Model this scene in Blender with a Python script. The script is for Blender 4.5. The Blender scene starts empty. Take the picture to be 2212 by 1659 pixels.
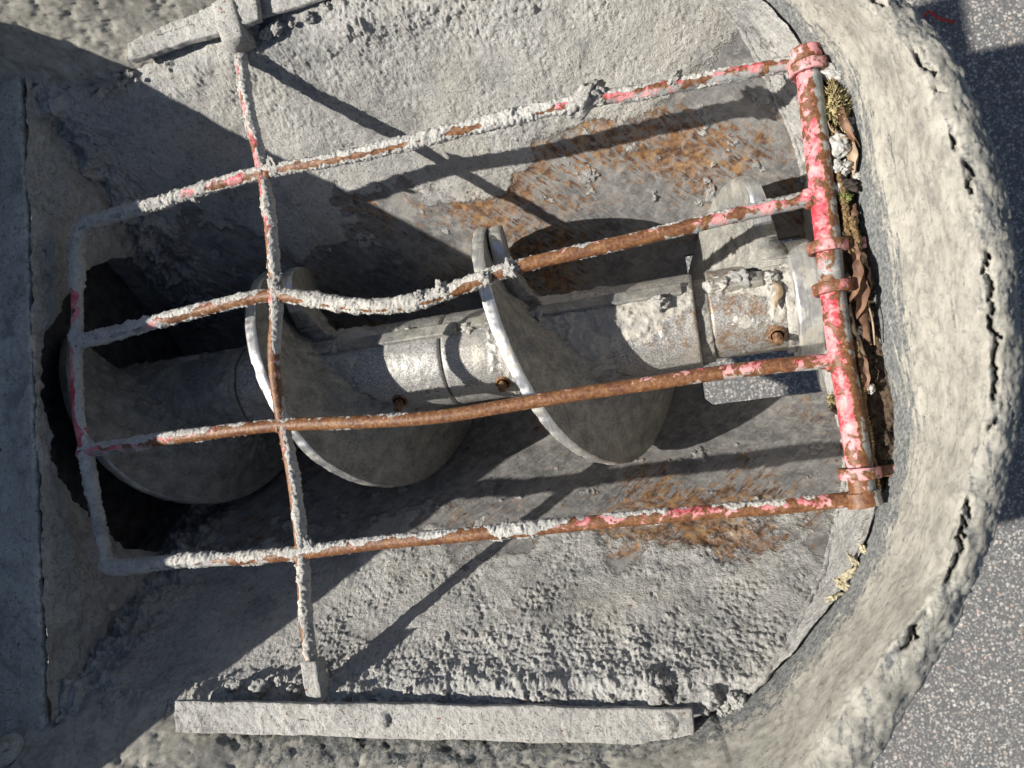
import bpy, math, random
import numpy as np
from mathutils import Matrix, Vector

# ------------------------------------------------------------------ camera, sky, sun, exposure
scene = bpy.context.scene
H = 0.9193964
ROT = np.array([[0.9594, 0.1329, 0.2486], [-0.1164, 0.9900, -0.0798], [-0.2567, 0.0477, 0.9653]])
u_, _s, v_ = np.linalg.svd(ROT); ROT = u_ @ v_
FPX = 1653.0
cd = bpy.data.cameras.new("camera"); cam = bpy.data.objects.new("camera", cd)
scene.collection.objects.link(cam); scene.camera = cam
m = Matrix([list(r) + [0] for r in ROT.tolist()] + [[0, 0, 0, 1]]); m.translation = Vector((0, 0, H))
cam.matrix_world = m
cd.sensor_width = 36; cd.lens = 36 * FPX / 2212; cd.clip_start = 0.02; cd.clip_end = 400
cd.dof.use_dof = True; cd.dof.focus_distance = 0.98; cd.dof.aperture_fstop = 6.5

SUN = Vector((0.7378, 0.0911, -0.6688)).normalized()
w = bpy.data.worlds.new("World"); scene.world = w; w.use_nodes = True
nt = w.node_tree; nt.nodes.clear()
sky = nt.nodes.new("ShaderNodeTexSky"); sky.sky_type = 'NISHITA'; sky.sun_disc = False
sky.sun_elevation = math.radians(42); sky.sun_rotation = math.atan2(-SUN.x, -SUN.y)
sky.air_density = 1.0; sky.dust_density = 1.2
bg = nt.nodes.new("ShaderNodeBackground"); bg.inputs[1].default_value = 0.050
wo = nt.nodes.new("ShaderNodeOutputWorld")
nt.links.new(sky.outputs[0], bg.inputs[0]); nt.links.new(bg.outputs[0], wo.inputs[0])
sl = bpy.data.lights.new("sun", 'SUN'); sl.energy = 5.0; sl.angle = math.radians(0.53); sl.color = (1.0, 0.945, 0.86)
so = bpy.data.objects.new("sun", sl); scene.collection.objects.link(so)
so.rotation_euler = SUN.to_track_quat('-Z', 'Y').to_euler()
scene.view_settings.view_transform = 'Standard'; scene.view_settings.look = 'None'
scene.view_settings.exposure = 0.80; scene.view_settings.gamma = 1; scene.view_settings.use_curve_mapping = False
scene.cycles.max_bounces = 6; scene.cycles.diffuse_bounces = 3

CAMP = np.array([0, 0, H])
def at(px, py, z=0.0):
    """world point on the level z seen at photo pixel (2212 wide)"""
    r = ROT @ np.array([px - 1106, 829.5 - py, -FPX]); t = (z - H) / r[2]
    return CAMP + r * t
AX_Y, AX_Z = 0.150, -0.250           # auger axis runs along X

# ------------------------------------------------------------------ noise
_rng = np.random.RandomState(7)
_perm = _rng.permutation(512).astype(np.int64)
_g = _rng.normal(size=(512, 3)); _g /= np.linalg.norm(_g, axis=1)[:, None]
def perlin(p):
    p = np.asarray(p, float); i = np.floor(p).astype(np.int64); f = p - i
    u = f * f * f * (f * (f * 6 - 15) + 10); out = 0
    for dx in (0, 1):
        for dy in (0, 1):
            for dz in (0, 1):
                h = _perm[(_perm[(_perm[(i[..., 0] + dx) & 511] + i[..., 1] + dy) & 511] + i[..., 2] + dz) & 511]
                d = _g[h]; v = d[..., 0] * (f[..., 0] - dx) + d[..., 1] * (f[..., 1] - dy) + d[..., 2] * (f[..., 2] - dz)
                wx = u[..., 0] if dx else 1 - u[..., 0]; wy = u[..., 1] if dy else 1 - u[..., 1]; wz = u[..., 2] if dz else 1 - u[..., 2]
                out = out + v * wx * wy * wz
    return out * 1.6
def fbm(p, s, oct=4, gain=0.5, seed=0):
    p = np.asarray(p, float) * s + seed * 17.31; a = 1; o = 0
    for k in range(oct):
        o = o + a * perlin(p); p = p * 2.03 + 5.7; a *= gain
    return o
def sst(a, b, x):
    t = np.clip((x - a) / (b - a), 0, 1); return t * t * (3 - 2 * t)

# ------------------------------------------------------------------ mesh + object helpers
def grid_faces(n, m_, wrap=False, keep=None):
    i = np.arange(n - 1)[:, None]; jm = m_ if wrap else m_ - 1; j = np.arange(jm)[None, :]
    a = i * m_ + j; b = i * m_ + (j + 1) % m_; c = (i + 1) * m_ + (j + 1) % m_; d = (i + 1) * m_ + j
    F = np.stack([a, b, c, d], -1).reshape(-1, 4)
    return F if keep is None else F[keep[F].all(1)]
def mesh_obj(name, V, F, mats, parent=None, attrs=None, smooth=True, midx=None, extra=None):
    V = np.asarray(V, float).reshape(-1, 3); F = np.asarray(F)
    me = bpy.data.meshes.new(name)
    me.vertices.add(len(V)); me.vertices.foreach_set("co", V.astype(np.float32).ravel())
    loops = list(F.ravel()); starts = list(range(0, len(F) * F.shape[1], F.shape[1])); tot = len(F)
    if extra:                                   # n-gons (caps)
        for e in extra:
            starts.append(len(loops)); loops.extend(e); tot += 1
    me.loops.add(len(loops)); me.loops.foreach_set("vertex_index", np.array(loops, np.int32))
    me.polygons.add(tot); me.polygons.foreach_set("loop_start", np.array(starts, np.int32))
    me.update(calc_edges=True); me.validate()
    for mt in (mats if isinstance(mats, (list, tuple)) else [mats]): me.materials.append(mt)
    if smooth: me.polygons.foreach_set("use_smooth", np.ones(len(me.polygons), bool))
    if midx is not None: me.polygons.foreach_set("material_index", np.array(midx, np.int32))
    if attrs:
        for k, v in attrs.items():
            a = me.attributes.new(k, 'FLOAT', 'POINT'); a.data.foreach_set("value", np.asarray(v, np.float32).ravel())
    o = bpy.data.objects.new(name, me); scene.collection.objects.link(o)
    if parent: o.parent = parent
    return o
def join(parts):
    V = []; F = []; n = 0
    for v, f in parts:
        V.append(np.asarray(v).reshape(-1, 3)); F.append(np.asarray(f) + n); n += len(V[-1])
    return np.concatenate(V), np.concatenate(F)
def empty(name, loc=(0, 0, 0)):
    o = bpy.data.objects.new(name, None); scene.collection.objects.link(o); o.location = loc; o.empty_display_size = .02
    return o
def tag(o, label=None, cat=None, group=None, kind=None):
    if label: o["label"] = label
    if cat: o["category"] = cat
    if group: o["group"] = group
    if kind: o["kind"] = kind
    return o
def spline(P, step):
    P = np.asarray(P, float); n = len(P)
    Q = np.vstack([2 * P[0] - P[1], P, 2 * P[-1] - P[-2]]); out = []
    for i in range(n - 1):
        a, b, c, d = Q[i:i + 4]; k = max(2, int(np.linalg.norm(c - b) / step))
        for t in np.linspace(0, 1, k, endpoint=False):
            out.append(.5 * (2 * b + (c - a) * t + (2 * a - 5 * b + 4 * c - d) * t * t + (3 * b - a - 3 * c + d) * t ** 3))
    out.append(P[-1]); return np.array(out)
def tube(P, rad, seg=24, closed=False):
    """returns V (n,seg,3), normals, s (0..1), theta ; ring frames with theta=0 to +Y/side, 90deg up"""
    P = np.asarray(P, float); T = np.gradient(P, axis=0); T /= np.linalg.norm(T, axis=1)[:, None]
    up = np.array([0, 0, 1.0]) if abs(T[:, 2]).mean() < .8 else np.array([0, 1.0, 0])
    S = np.cross(up, T); S /= np.linalg.norm(S, axis=1)[:, None]; U = np.cross(T, S)
    th = np.arange(seg) / seg * 2 * np.pi
    N = S[:, None] * np.cos(th)[None, :, None] + U[:, None] * np.sin(th)[None, :, None]
    r = np.broadcast_to(np.asarray(rad, float).reshape(-1, 1) if np.ndim(rad) else rad, (len(P), seg))
    L = np.r_[0, np.cumsum(np.linalg.norm(np.diff(P, axis=0), axis=1))]
    return P[:, None] + N * r[..., None], N, L, th
def tube_mesh(P, rad, seg=16, caps=True):
    V, N, L, th = tube(P, rad, seg); n = len(P)
    F = grid_faces(n, seg, wrap=True)[:, ::-1]
    ex = [list(range(seg))[::-1], list(range((n - 1) * seg, n * seg))] if caps else None
    return V.reshape(-1, 3), F, ex
def box(c, sx, sy, sz, rz=0, bev=0.0, sub=0, ax=None):
    """subdivided rounded box; returns V,F. ax: 3x3 columns axes"""
    n = max(2, sub); Vs = []; Fs = []; off = 0
    lin = lambda L, k: np.linspace(-L / 2, L / 2, k)
    kx, ky, kz = [max(3, int(L / max(sub, 1e-9)) + 2) if sub else 3 for L in (sx, sy, sz)]
    parts = []
    for (a, b, c_, ka, kb, La, Lb, Lc) in ((0, 1, 2, kx, ky, sx, sy, sz), (1, 2, 0, ky, kz, sy, sz, sx), (2, 0, 1, kz, kx, sz, sx, sy)):
        for sgn in (1, -1):
            A, B = np.meshgrid(lin(La, ka), lin(Lb, kb), indexing='ij'); V = np.zeros((ka, kb, 3))
            V[..., a] = A; V[..., b] = B; V[..., c_] = sgn * Lc / 2
            F = grid_faces(ka, kb);
            if sgn > 0: F = F[:, ::-1]
            parts.append((V.reshape(-1, 3), F))
    V, F = join(parts)
    if bev:
        h = np.array([sx, sy, sz]) / 2 - bev; q = np.clip(V, -h, h); d = V - q; L = np.linalg.norm(d, axis=1)[:, None]
        V = np.where(L > 1e-9, q + d / np.maximum(L, 1e-9) * np.minimum(L, bev), V)
    # weld
    key = np.round(V * 1e5).astype(np.int64); _, ix, inv = np.unique(key, axis=0, return_index=True, return_inverse=True)
    V = V[ix]; F = inv.reshape(-1)[F]
    if ax is not None: V = V @ np.asarray(ax).T
    elif rz: c2, s2 = math.cos(rz), math.sin(rz); V = V @ np.array([[c2, s2, 0], [-s2, c2, 0], [0, 0, 1]])
    return V + np.asarray(c), F
def rough(V, amp, s, oct=4, seed=0, ctr=None):
    """displace points by vector noise"""
    V = np.asarray(V, float)
    return V + amp * np.stack([fbm(V, s, oct, seed=seed + k * 3 + 1) for k in range(3)], -1)

# ------------------------------------------------------------------ materials
class NB:
    def __init__(s, name):
        s.m = bpy.data.materials.new(name); s.m.use_nodes = True; s.t = s.m.node_tree; s.t.nodes.clear()
        s.out = s.t.nodes.new("ShaderNodeOutputMaterial"); s.b = s.t.nodes.new("ShaderNodeBsdfPrincipled")
        s.t.links.new(s.b.outputs[0], s.out.inputs[0]); tc = s.t.nodes.new("ShaderNodeTexCoord"); s.co = tc.outputs["Object"]
    def n(s, typ, **k):
        x = s.t.nodes.new(typ)
        for a, b in k.items(): setattr(x, a, b)
        return x
    def set(s, sock, v):
        if isinstance(v, bpy.types.NodeSocket): s.t.links.new(v, sock)
        elif isinstance(v, (tuple, list)) and len(v) == 3 and sock.type == 'RGBA': sock.default_value = (*v, 1)
        else: sock.default_value = v
    def noise(s, scale, detail=4, rough_=.55, vec=None, dist=0):
        x = s.n("ShaderNodeTexNoise"); s.set(x.inputs["Vector"], vec or s.co); x.inputs["Scale"].default_value = scale
        x.inputs["Detail"].default_value = detail; x.inputs["Roughness"].default_value = rough_; x.inputs["Distortion"].default_value = dist
        return x.outputs["Fac"]
    def vor(s, scale, feat='F1', out="Distance", vec=None, rnd=1):
        x = s.n("ShaderNodeTexVoronoi", feature=feat); s.set(x.inputs["Vector"], vec or s.co)
        x.inputs["Scale"].default_value = scale; x.inputs["Randomness"].default_value = rnd; return x.outputs[out]
    def attr(s, name):
        x = s.n("ShaderNodeAttribute", attribute_name=name); return x.outputs["Fac"]
    def math(s, op, a, b=0, c=0, clamp=False):
        x = s.n("ShaderNodeMath", operation=op, use_clamp=clamp); s.set(x.inputs[0], a); s.set(x.inputs[1], b); s.set(x.inputs[2], c)
        return x.outputs[0]
    def rmp(s, v, a, b, lo=0., hi=1.):
        x = s.n("ShaderNodeMapRange", interpolation_type='SMOOTHSTEP'); s.set(x.inputs[0], v)
        for i, q in enumerate((a, b, lo, hi)): s.set(x.inputs[i + 1], q)
        return x.outputs[0]
    def ramp(s, v, stops):
        x = s.n("ShaderNodeValToRGB"); s.set(x.inputs[0], v); e = x.color_ramp.elements
        while len(e) < len(stops): e.new(.5)
        for k, (p, c) in enumerate(stops): e[k].position = p; e[k].color = (*c, 1) if len(c) == 3 else c
        return x.outputs[0]
    def mix(s, f, a, b, mode='MIX'):
        x = s.n("ShaderNodeMix", data_type='RGBA', blend_type=mode); s.set(x.inputs[0], f); s.set(x.inputs[6], a); s.set(x.inputs[7], b)
        return x.outputs[2]
    def xyz(s, v=None):
        x = s.n("ShaderNodeSeparateXYZ"); s.set(x.inputs[0], v or s.co); return x.outputs
    def vec(s, a, b, c):
        x = s.n("ShaderNodeCombineXYZ"); s.set(x.inputs[0], a); s.set(x.inputs[1], b); s.set(x.inputs[2], c); return x.outputs[0]
    def bump(s, h, dist, strength=1, nrm=None):
        x = s.n("ShaderNodeBump"); s.set(x.inputs["Height"], h); x.inputs["Distance"].default_value = dist; s.set(x.inputs["Strength"], strength)
        if nrm: s.set(x.inputs["Normal"], nrm)
        return x.outputs[0]
    def fin(s, col, rough_=.85, metal=0., nrm=None, spec=.3):
        s.set(s.b.inputs["Base Color"], col); s.set(s.b.inputs["Roughness"], rough_); s.set(s.b.inputs["Metallic"], metal)
        s.b.inputs["Specular IOR Level"].default_value = spec
        if nrm: s.set(s.b.inputs["Normal"], nrm)
        return s.m

def cement_nodes(b, lo=(.215, .215, .21), hi=(.56, .55, .52), scale=1.0):
    big = b.noise(7 * scale, 5, .6); mid = b.noise(90 * scale, 6, .7); fine = b.noise(420 * scale, 4, .75)
    t = b.math('ADD', b.math('MULTIPLY', big, .38), b.math('ADD', b.math('MULTIPLY', mid, .32), b.math('MULTIPLY', fine, .30)))
    col = b.ramp(t, [(.38, lo), (.47, tuple(a * .45 + c * .55 for a, c in zip(lo, hi))), (.59, hi)])
    warm = b.rmp(b.noise(4, 4, .6, dist=.4), .45, .62)
    col = b.mix(b.math('MULTIPLY', warm, .30), col, (.42, .385, .31), 'MIX')
    pits = b.rmp(b.noise(230 * scale, 3, .6, dist=.6), .30, .42)
    col = b.mix(b.math('MULTIPLY', b.math('SUBTRACT', 1.0, pits), .6), col, (.14, .14, .145)); patchy = b.rmp(b.noise(13, 5, .7, dist=.6), .52, .66); col = b.mix(b.math('MULTIPLY', patchy, .5), col, (.19, .195, .205))
    h = b.math('ADD', b.math('MULTIPLY', mid, 1.0), b.math('ADD', b.math('MULTIPLY', fine, .75), b.math('MULTIPLY', pits, -.3)))
    return col, h
def rust_streaks(b, lo=.535, hi=.60):
    X = b.xyz(); hy = b.math('ABSOLUTE', b.math('SUBTRACT', X[1], AX_Y))
    p = b.math('SUBTRACT', b.math('MULTIPLY', X[0], .80), b.math('MULTIPLY', hy, .6)); q = b.math('ADD', b.math('MULTIPLY', X[0], .6), b.math('MULTIPLY', hy, .8))
    v = b.vec(b.math('MULTIPLY', p, 42), b.math('MULTIPLY', q, 230), b.math('MULTIPLY', X[2], 30))
    s1 = b.noise(1.0, 5, .65, vec=v, dist=.5); patch = b.math('ADD', b.noise(7, 4, .55), b.math('MULTIPLY', b.math('SUBTRACT', b.attr('stain'), .3), .22))
    return b.rmp(b.math('ADD', s1, b.math('MULTIPLY', b.math('SUBTRACT', patch, .5), .85)), lo, hi), s1

def mat_hopper():
    b = NB("crusted_steel"); cr = b.attr("crust")
    ccol, ch = cement_nodes(b)
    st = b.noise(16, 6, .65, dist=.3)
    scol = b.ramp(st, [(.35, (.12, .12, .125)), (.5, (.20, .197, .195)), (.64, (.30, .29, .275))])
    m_, s1 = rust_streaks(b)
    rcol = b.ramp(b.noise(70, 3, .6), [(.38, (.09, .045, .025)), (.52, (.25, .12, .045)), (.66, (.42, .24, .09))])
    scol = b.mix(b.rmp(s1, .40, .52, .28, .0), scol, (.38, .365, .34)); scol = b.mix(b.math('MULTIPLY', m_, .88), scol, rcol)
    film = b.rmp(b.noise(55, 6, .75, dist=.7), .46, .62); scol = b.mix(b.math('MULTIPLY', film, .5), scol, (.42, .405, .375))
    sp = b.rmp(b.noise(38, 4, .55, vec=None, dist=.3), .73, .76); ccol = b.mix(b.math('MULTIPLY', sp, .85), ccol, (.20, .085, .04))
    edge = b.rmp(b.math('ADD', cr, b.math('ADD', b.math('MULTIPLY', b.math('SUBTRACT', b.noise(28, 6, .75), .5), .9), b.math('MULTIPLY', b.math('SUBTRACT', b.noise(190, 4, .7), .5), .7))), .36, .62)
    col = b.mix(edge, scol, ccol)
    h = b.math('ADD', b.math('MULTIPLY', ch, b.rmp(edge, 0, 1, .22, 1.0)), b.math('MULTIPLY', edge, .35))
    n = b.bump(h, .0042, 1.0)
    return b.fin(col, b.rmp(edge, 0, 1, .55, .93), b.rmp(edge, 0, 1, .25, 0.), n)
def mat_cement(name="dried_cement", lo=(.215, .215, .21), hi=(.56, .55, .52), rust=0.0, d=.0042):
    b = NB(name); c, h = cement_nodes(b, lo, hi)
    if rust:
        sp = b.rmp(b.noise(120, 5, .65, dist=.4), .66 - rust * .08, .70 - rust * .06); c = b.mix(sp, c, (.17, .06, .03))
    return b.fin(c, .93, 0, b.bump(h, d, 1))
def mat_bar():
    b = NB("rusty_painted_bar"); cr = b.attr("crust"); pt = b.attr("paint")
    n1 = b.noise(62, 6, .62, dist=.5); n2 = b.noise(230, 4, .65); n3 = b.noise(18, 4, .6)
    rust = b.ramp(b.math('ADD', b.math('MULTIPLY', n2, .6), b.math('MULTIPLY', n1, .4)),
                  [(.34, (.06, .025, .015)), (.46, (.13, .052, .022)), (.56, (.20, .095, .036)), (.70, (.36, .21, .09))])
    grey = b.ramp(n1, [(.4, (.16, .18, .19)), (.65, (.36, .36, .34))])
    red = b.mix(b.rmp(n3, .40, .58), (.40, .030, .050), (.54, .20, .22))
    red = b.mix(b.math('MULTIPLY', b.rmp(b.math('ADD', b.math('MULTIPLY', n2, .25), b.math('MULTIPLY', n1, .75)), .48, .62), .55), red, (.52, .38, .35))
    pm = b.rmp(b.math('ADD', pt, b.math('ADD', b.math('MULTIPLY', b.math('SUBTRACT', n1, .5), 2.4), b.math('MULTIPLY', b.math('SUBTRACT', n2, .5), .5))), .47, .54)
    gm = b.rmp(b.math('ADD', b.attr("grey"), b.math('MULTIPLY', b.math('SUBTRACT', n1, .5), 1.8)), .46, .6)
    col = b.mix(gm, rust, grey); col = b.mix(pm, col, red)
    ccol, ch = cement_nodes(b, (.27, .265, .25), (.58, .565, .53))
    cm = b.rmp(b.math('ADD', cr, b.math('MULTIPLY', b.math('SUBTRACT', n1, .5), .8)), .42, .54)
    col = b.mix(cm, col, ccol)
    h = b.math('ADD', b.math('MULTIPLY', n2, .25), b.math('ADD', b.math('MULTIPLY', pm, .12), b.math('MULTIPLY', b.math('MULTIPLY', ch, cm), .8)))
    return b.fin(col, b.rmp(cm, 0, 1, .52, .93), 0, b.bump(h, .0028, 1), .45)
def mat_auger(name="cement_filmed_steel", polish=0.0):
    b = NB(name); wr = b.attr("caked")  # mask of set cement caked over the steel
    n0 = b.noise(9, 6, .62, dist=.4); n1 = b.math('ADD', b.math('MULTIPLY', b.noise(42, 8, .75, dist=.3), .6), b.math('MULTIPLY', b.noise(330, 4, .8), .4)); n2 = b.noise(300, 3, .7)
    film = b.ramp(n1, [(.38, (.10, .105, .105)), (.48, (.215, .21, .19)), (.60, (.35, .335, .295))])
    dark = b.ramp(n2, [(.4, (.10, .105, .11)), (.6, (.20, .205, .20))])
    col = b.mix(b.rmp(n0, .52, .66), film, dark)
    ccol, ch = cement_nodes(b, (.24, .235, .22), (.50, .48, .44))
    cm = b.rmp(b.math('ADD', wr, b.math('MULTIPLY', b.math('SUBTRACT', b.noise(35, 6, .7), .5), 1.2)), .46, .6)
    rs = b.rmp(b.math('ADD', b.attr("rust"), b.math('MULTIPLY', b.math('SUBTRACT', n1, .5), 2.0)), .5, .75)
    col = b.mix(b.math('MULTIPLY', rs, .8), col, b.ramp(n2, [(.35, (.11, .06, .04)), (.65, (.27, .17, .09))]))
    col = b.mix(cm, col, ccol)
    h = b.math('ADD', b.math('MULTIPLY', n1, .45), b.math('ADD', b.math('MULTIPLY', n2, .22), b.math('MULTIPLY', b.math('MULTIPLY', ch, cm), .8)))
    return b.fin(col, b.rmp(cm, 0, 1, .6, .92), b.rmp(cm, 0, 1, .22, 0), b.bump(h, .0026, 1), .4)
def mat_hub():
    b = NB("bare_cast_hub"); n1 = b.noise(60, 6, .68, dist=.3); n2 = b.noise(420, 3, .7); n0 = b.noise(13, 5, .6)
    col = b.ramp(n2, [(.36, (.15, .148, .14)), (.52, (.31, .305, .29)), (.66, (.48, .47, .45))])
    col = b.mix(b.rmp(n0, .5, .68, 0, .6), col, (.34, .31, .26))
    rs = b.rmp(b.math('ADD', b.attr("rust"), b.math('MULTIPLY', b.math('SUBTRACT', n1, .5), 2.0)), .5, .8)
    col = b.mix(b.math('MULTIPLY', rs, .75), col, b.ramp(n2, [(.35, (.13, .075, .05)), (.65, (.30, .19, .10))]))
    ccol, ch = cement_nodes(b, (.26, .25, .23), (.52, .50, .45))
    cm = b.rmp(b.math('ADD', b.attr("caked"), b.math('MULTIPLY', b.math('SUBTRACT', b.noise(30, 6, .7), .5), 1.2)), .48, .6)
    col = b.mix(cm, col, ccol)
    h = b.math('ADD', b.math('MULTIPLY', n1, .3), b.math('ADD', b.math('MULTIPLY', n2, .22), b.math('MULTIPLY', b.math('MULTIPLY', ch, cm), .8)))
    return b.fin(col, b.rmp(cm, 0, 1, .46, .9), b.rmp(cm, 0, 1, .35, 0), b.bump(h, .0022, 1), .5)
def mat_polish(name="worn_bright_steel"):
    b = NB(name); X = b.xyz(); v = b.vec(b.math('MULTIPLY', X[0], 400), b.math('MULTIPLY', X[1], 30), b.math('MULTIPLY', X[2], 30))
    br = b.noise(1, 3, .6, vec=v); n1 = b.noise(40, 5, .65)
    col = b.ramp(br, [(.35, (.50, .50, .49)), (.65, (.72, .72, .71))]); col = b.mix(b.rmp(n1, .5, .64, 0, .8), col, (.36, .33, .25))
    return b.fin(col, b.rmp(n1, .4, .65, .36, .62), b.rmp(n1, .5, .66, .85, .25), b.bump(b.math('ADD', b.math('MULTIPLY', br, .2), n1), .0009, .8), .5)
def mat_rubber():
    b = NB("cement_filmed_rubber"); X = b.xyz(); fa = b.attr("film")
    v = b.vec(b.math('MULTIPLY', X[0], 60), b.math('MULTIPLY', X[1], 11), b.math('MULTIPLY', X[2], 60))
    s1 = b.noise(1.6, 6, .7, vec=v, dist=.4); n1 = b.noise(40, 7, .75, dist=.5); n2 = b.noise(240, 4, .75)
    dark = b.ramp(n2, [(.4, (.075, .08, .082)), (.62, (.20, .205, .20))])
    film = b.ramp(n1, [(.36, (.20, .192, .168)), (.5, (.295, .282, .245)), (.64, (.365, .35, .305))])
    mk = b.rmp(b.math('ADD', fa, b.math('ADD', b.math('MULTIPLY', b.math('SUBTRACT', s1, .5), 1.7), b.math('MULTIPLY', b.math('SUBTRACT', n2, .5), .5))), .38, .60)
    spots = b.rmp(b.noise(105, 6, .75, dist=.6), .38, .47); mk = b.math('MULTIPLY', mk, b.rmp(spots, 0, 1, .55, 1))
    col = b.mix(mk, dark, film)
    h = b.math('ADD', b.math('MULTIPLY', mk, .5), b.math('ADD', b.math('MULTIPLY', n1, .5), b.math('MULTIPLY', n2, .4)))
    return b.fin(col, b.rmp(mk, 0, 1, .6, .92), 0, b.bump(h, .0008, .9), .3)
def mat_asphalt():
    b = NB("asphalt"); c1 = b.vor(85, 'F1', "Distance"); cc = b.vor(85, 'F1', "Color"); R = b.xyz(cc)
    f2 = b.vor(210, 'F1', "Distance"); cc2 = b.vor(210, 'F1', "Color"); R2 = b.xyz(cc2)
    n = b.noise(500, 3, .6); n0 = b.noise(5, 4, .6)
    base = b.ramp(n, [(.35, (.075, .075, .077)), (.65, (.15, .148, .145))])
    st = b.ramp(R[0], [(0, (.09, .11, .125)), (.3, (.17, .165, .16)), (.62, (.28, .27, .255)), (.86, (.46, .44, .41)), (.95, (.36, .25, .21)), (1, (.66, .64, .60))])
    m1 = b.math('MULTIPLY', b.rmp(c1, b.math('MULTIPLY_ADD', R[2], .30, .30), b.math('MULTIPLY_ADD', R[2], .30, .24)), b.rmp(R[1], .18, .22)); st2 = b.ramp(R2[0], [(0, (.14, .14, .14)), (.6, (.32, .31, .29)), (1, (.66, .64, .60))])
    m2 = b.math('MULTIPLY', b.rmp(f2, .5, .38), b.rmp(R2[1], .2, .25))
    col = b.mix(m2, base, st2); col = b.mix(m1, col, st)
    col = b.mix(b.rmp(n0, .3, .7, .15, 0), col, (.09, .09, .09))
    h = b.math('ADD', b.math('MULTIPLY', m1, .6), b.math('ADD', b.math('MULTIPLY', m2, .4), b.math('MULTIPLY', n, .3)))
    return b.fin(col, .85, 0, b.bump(h, .002, 1))
def mat_simple(name, lo, hi, scale=60, rough_=.8, d=.001, metal=0, det=4):
    b = NB(name); n = b.noise(scale, det, .65); col = b.ramp(n, [(.35, lo), (.65, hi)])
    return b.fin(col, rough_, metal, b.bump(n, d, 1))

M = dict(hop=mat_hopper(), cem=mat_cement(), cemr=mat_cement("rust_flecked_cement", (.25, .245, .235), (.54, .53, .50), rust=.35),
         panel=mat_cement("dusty_panel", (.36, .345, .31), (.74, .72, .66), rust=.2, d=.005), bar=mat_bar(), aug=mat_auger(), hub=mat_hub(), pol=mat_polish(),
         rub=mat_rubber(), asp=mat_asphalt(),
         leaf=mat_simple("dry_leaf_brown", (.07, .035, .022), (.20, .115, .07), 35, .6, .0015), leafg=mat_simple("dry_leaf_tan", (.19, .14, .09), (.38, .29, .20), 40, .65, .0015),
         catkin=mat_simple("catkin_brown", (.06, .035, .018), (.28, .19, .09), 320, .9, .003), moss=mat_simple("dry_moss", (.20, .16, .07), (.58, .50, .27), 220, .9, .004),
         seal=mat_simple('dried_sealant', (.30, .26, .17), (.52, .47, .33), 260, .9, .003), green=mat_simple("green_sprout", (.10, .12, .03), (.30, .34, .12), 60, .7, .001), bolt=mat_simple("rusty_bolt", (.06, .028, .014), (.26, .15, .08), 260, .7, .0012, .2),
         stone=mat_simple("pale_stone", (.26, .26, .25), (.50, .49, .46), 140, .9, .002), dark=mat_simple("dark_grit", (.02, .02, .02), (.07, .05, .04), 160, .9, .003),
         soil=mat_simple("litter_soil", (.02, .014, .010), (.10, .07, .045), 150, .95, .005), redpl=mat_simple("red_twine", (.30, .02, .02), (.48, .05, .04), 90, .5, .0003),
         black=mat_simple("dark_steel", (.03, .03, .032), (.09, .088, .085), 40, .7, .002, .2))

# ------------------------------------------------------------------ hopper plan: half-width from axis -> x of the D shaped end
HWX = np.array([(0, .190), (.06, .187), (.15, .190), (.2, .186), (.25, .168), (.3, .141), (.354, .108), (.416, .05), (.455, .0), (.475, -.05), (.486, -.12), (.488, -.3)])
def xr(Y): return np.interp(np.abs(Y - AX_Y), HWX[:, 0], HWX[:, 1])
X_END = .182; X_PLATE = -.925; RT = .200
def trough_z(hw):
    hw = np.abs(hw); circ = AX_Z - np.sqrt(np.maximum(RT ** 2 - np.minimum(hw, .1585) ** 2, 0)); line = 1.3 * (hw - .445)
    z = np.where(hw < .1585, circ, line); return np.where(z > -.004, -.004 + (z + .004) * .18, z)
HOLE = (-.012, .172, .029, .285)     # x0,x1,y0,y1 clean-out opening

hopper = empty("concrete_hopper", (-.35, AX_Y, -.4)); bpy.context.view_layer.update()
tag(hopper, "cement crusted steel trough with a khaki rubber collar, standing over asphalt", "hopper")
PAR = hopper
def part(o, parent=None):
    """parent keeping world placement"""
    o.parent = parent or hopper
    L = Vector((0, 0, 0)); q = o.parent
    while q: L += q.location; q = q.parent
    o.location = o.location - L
    return o

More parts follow.
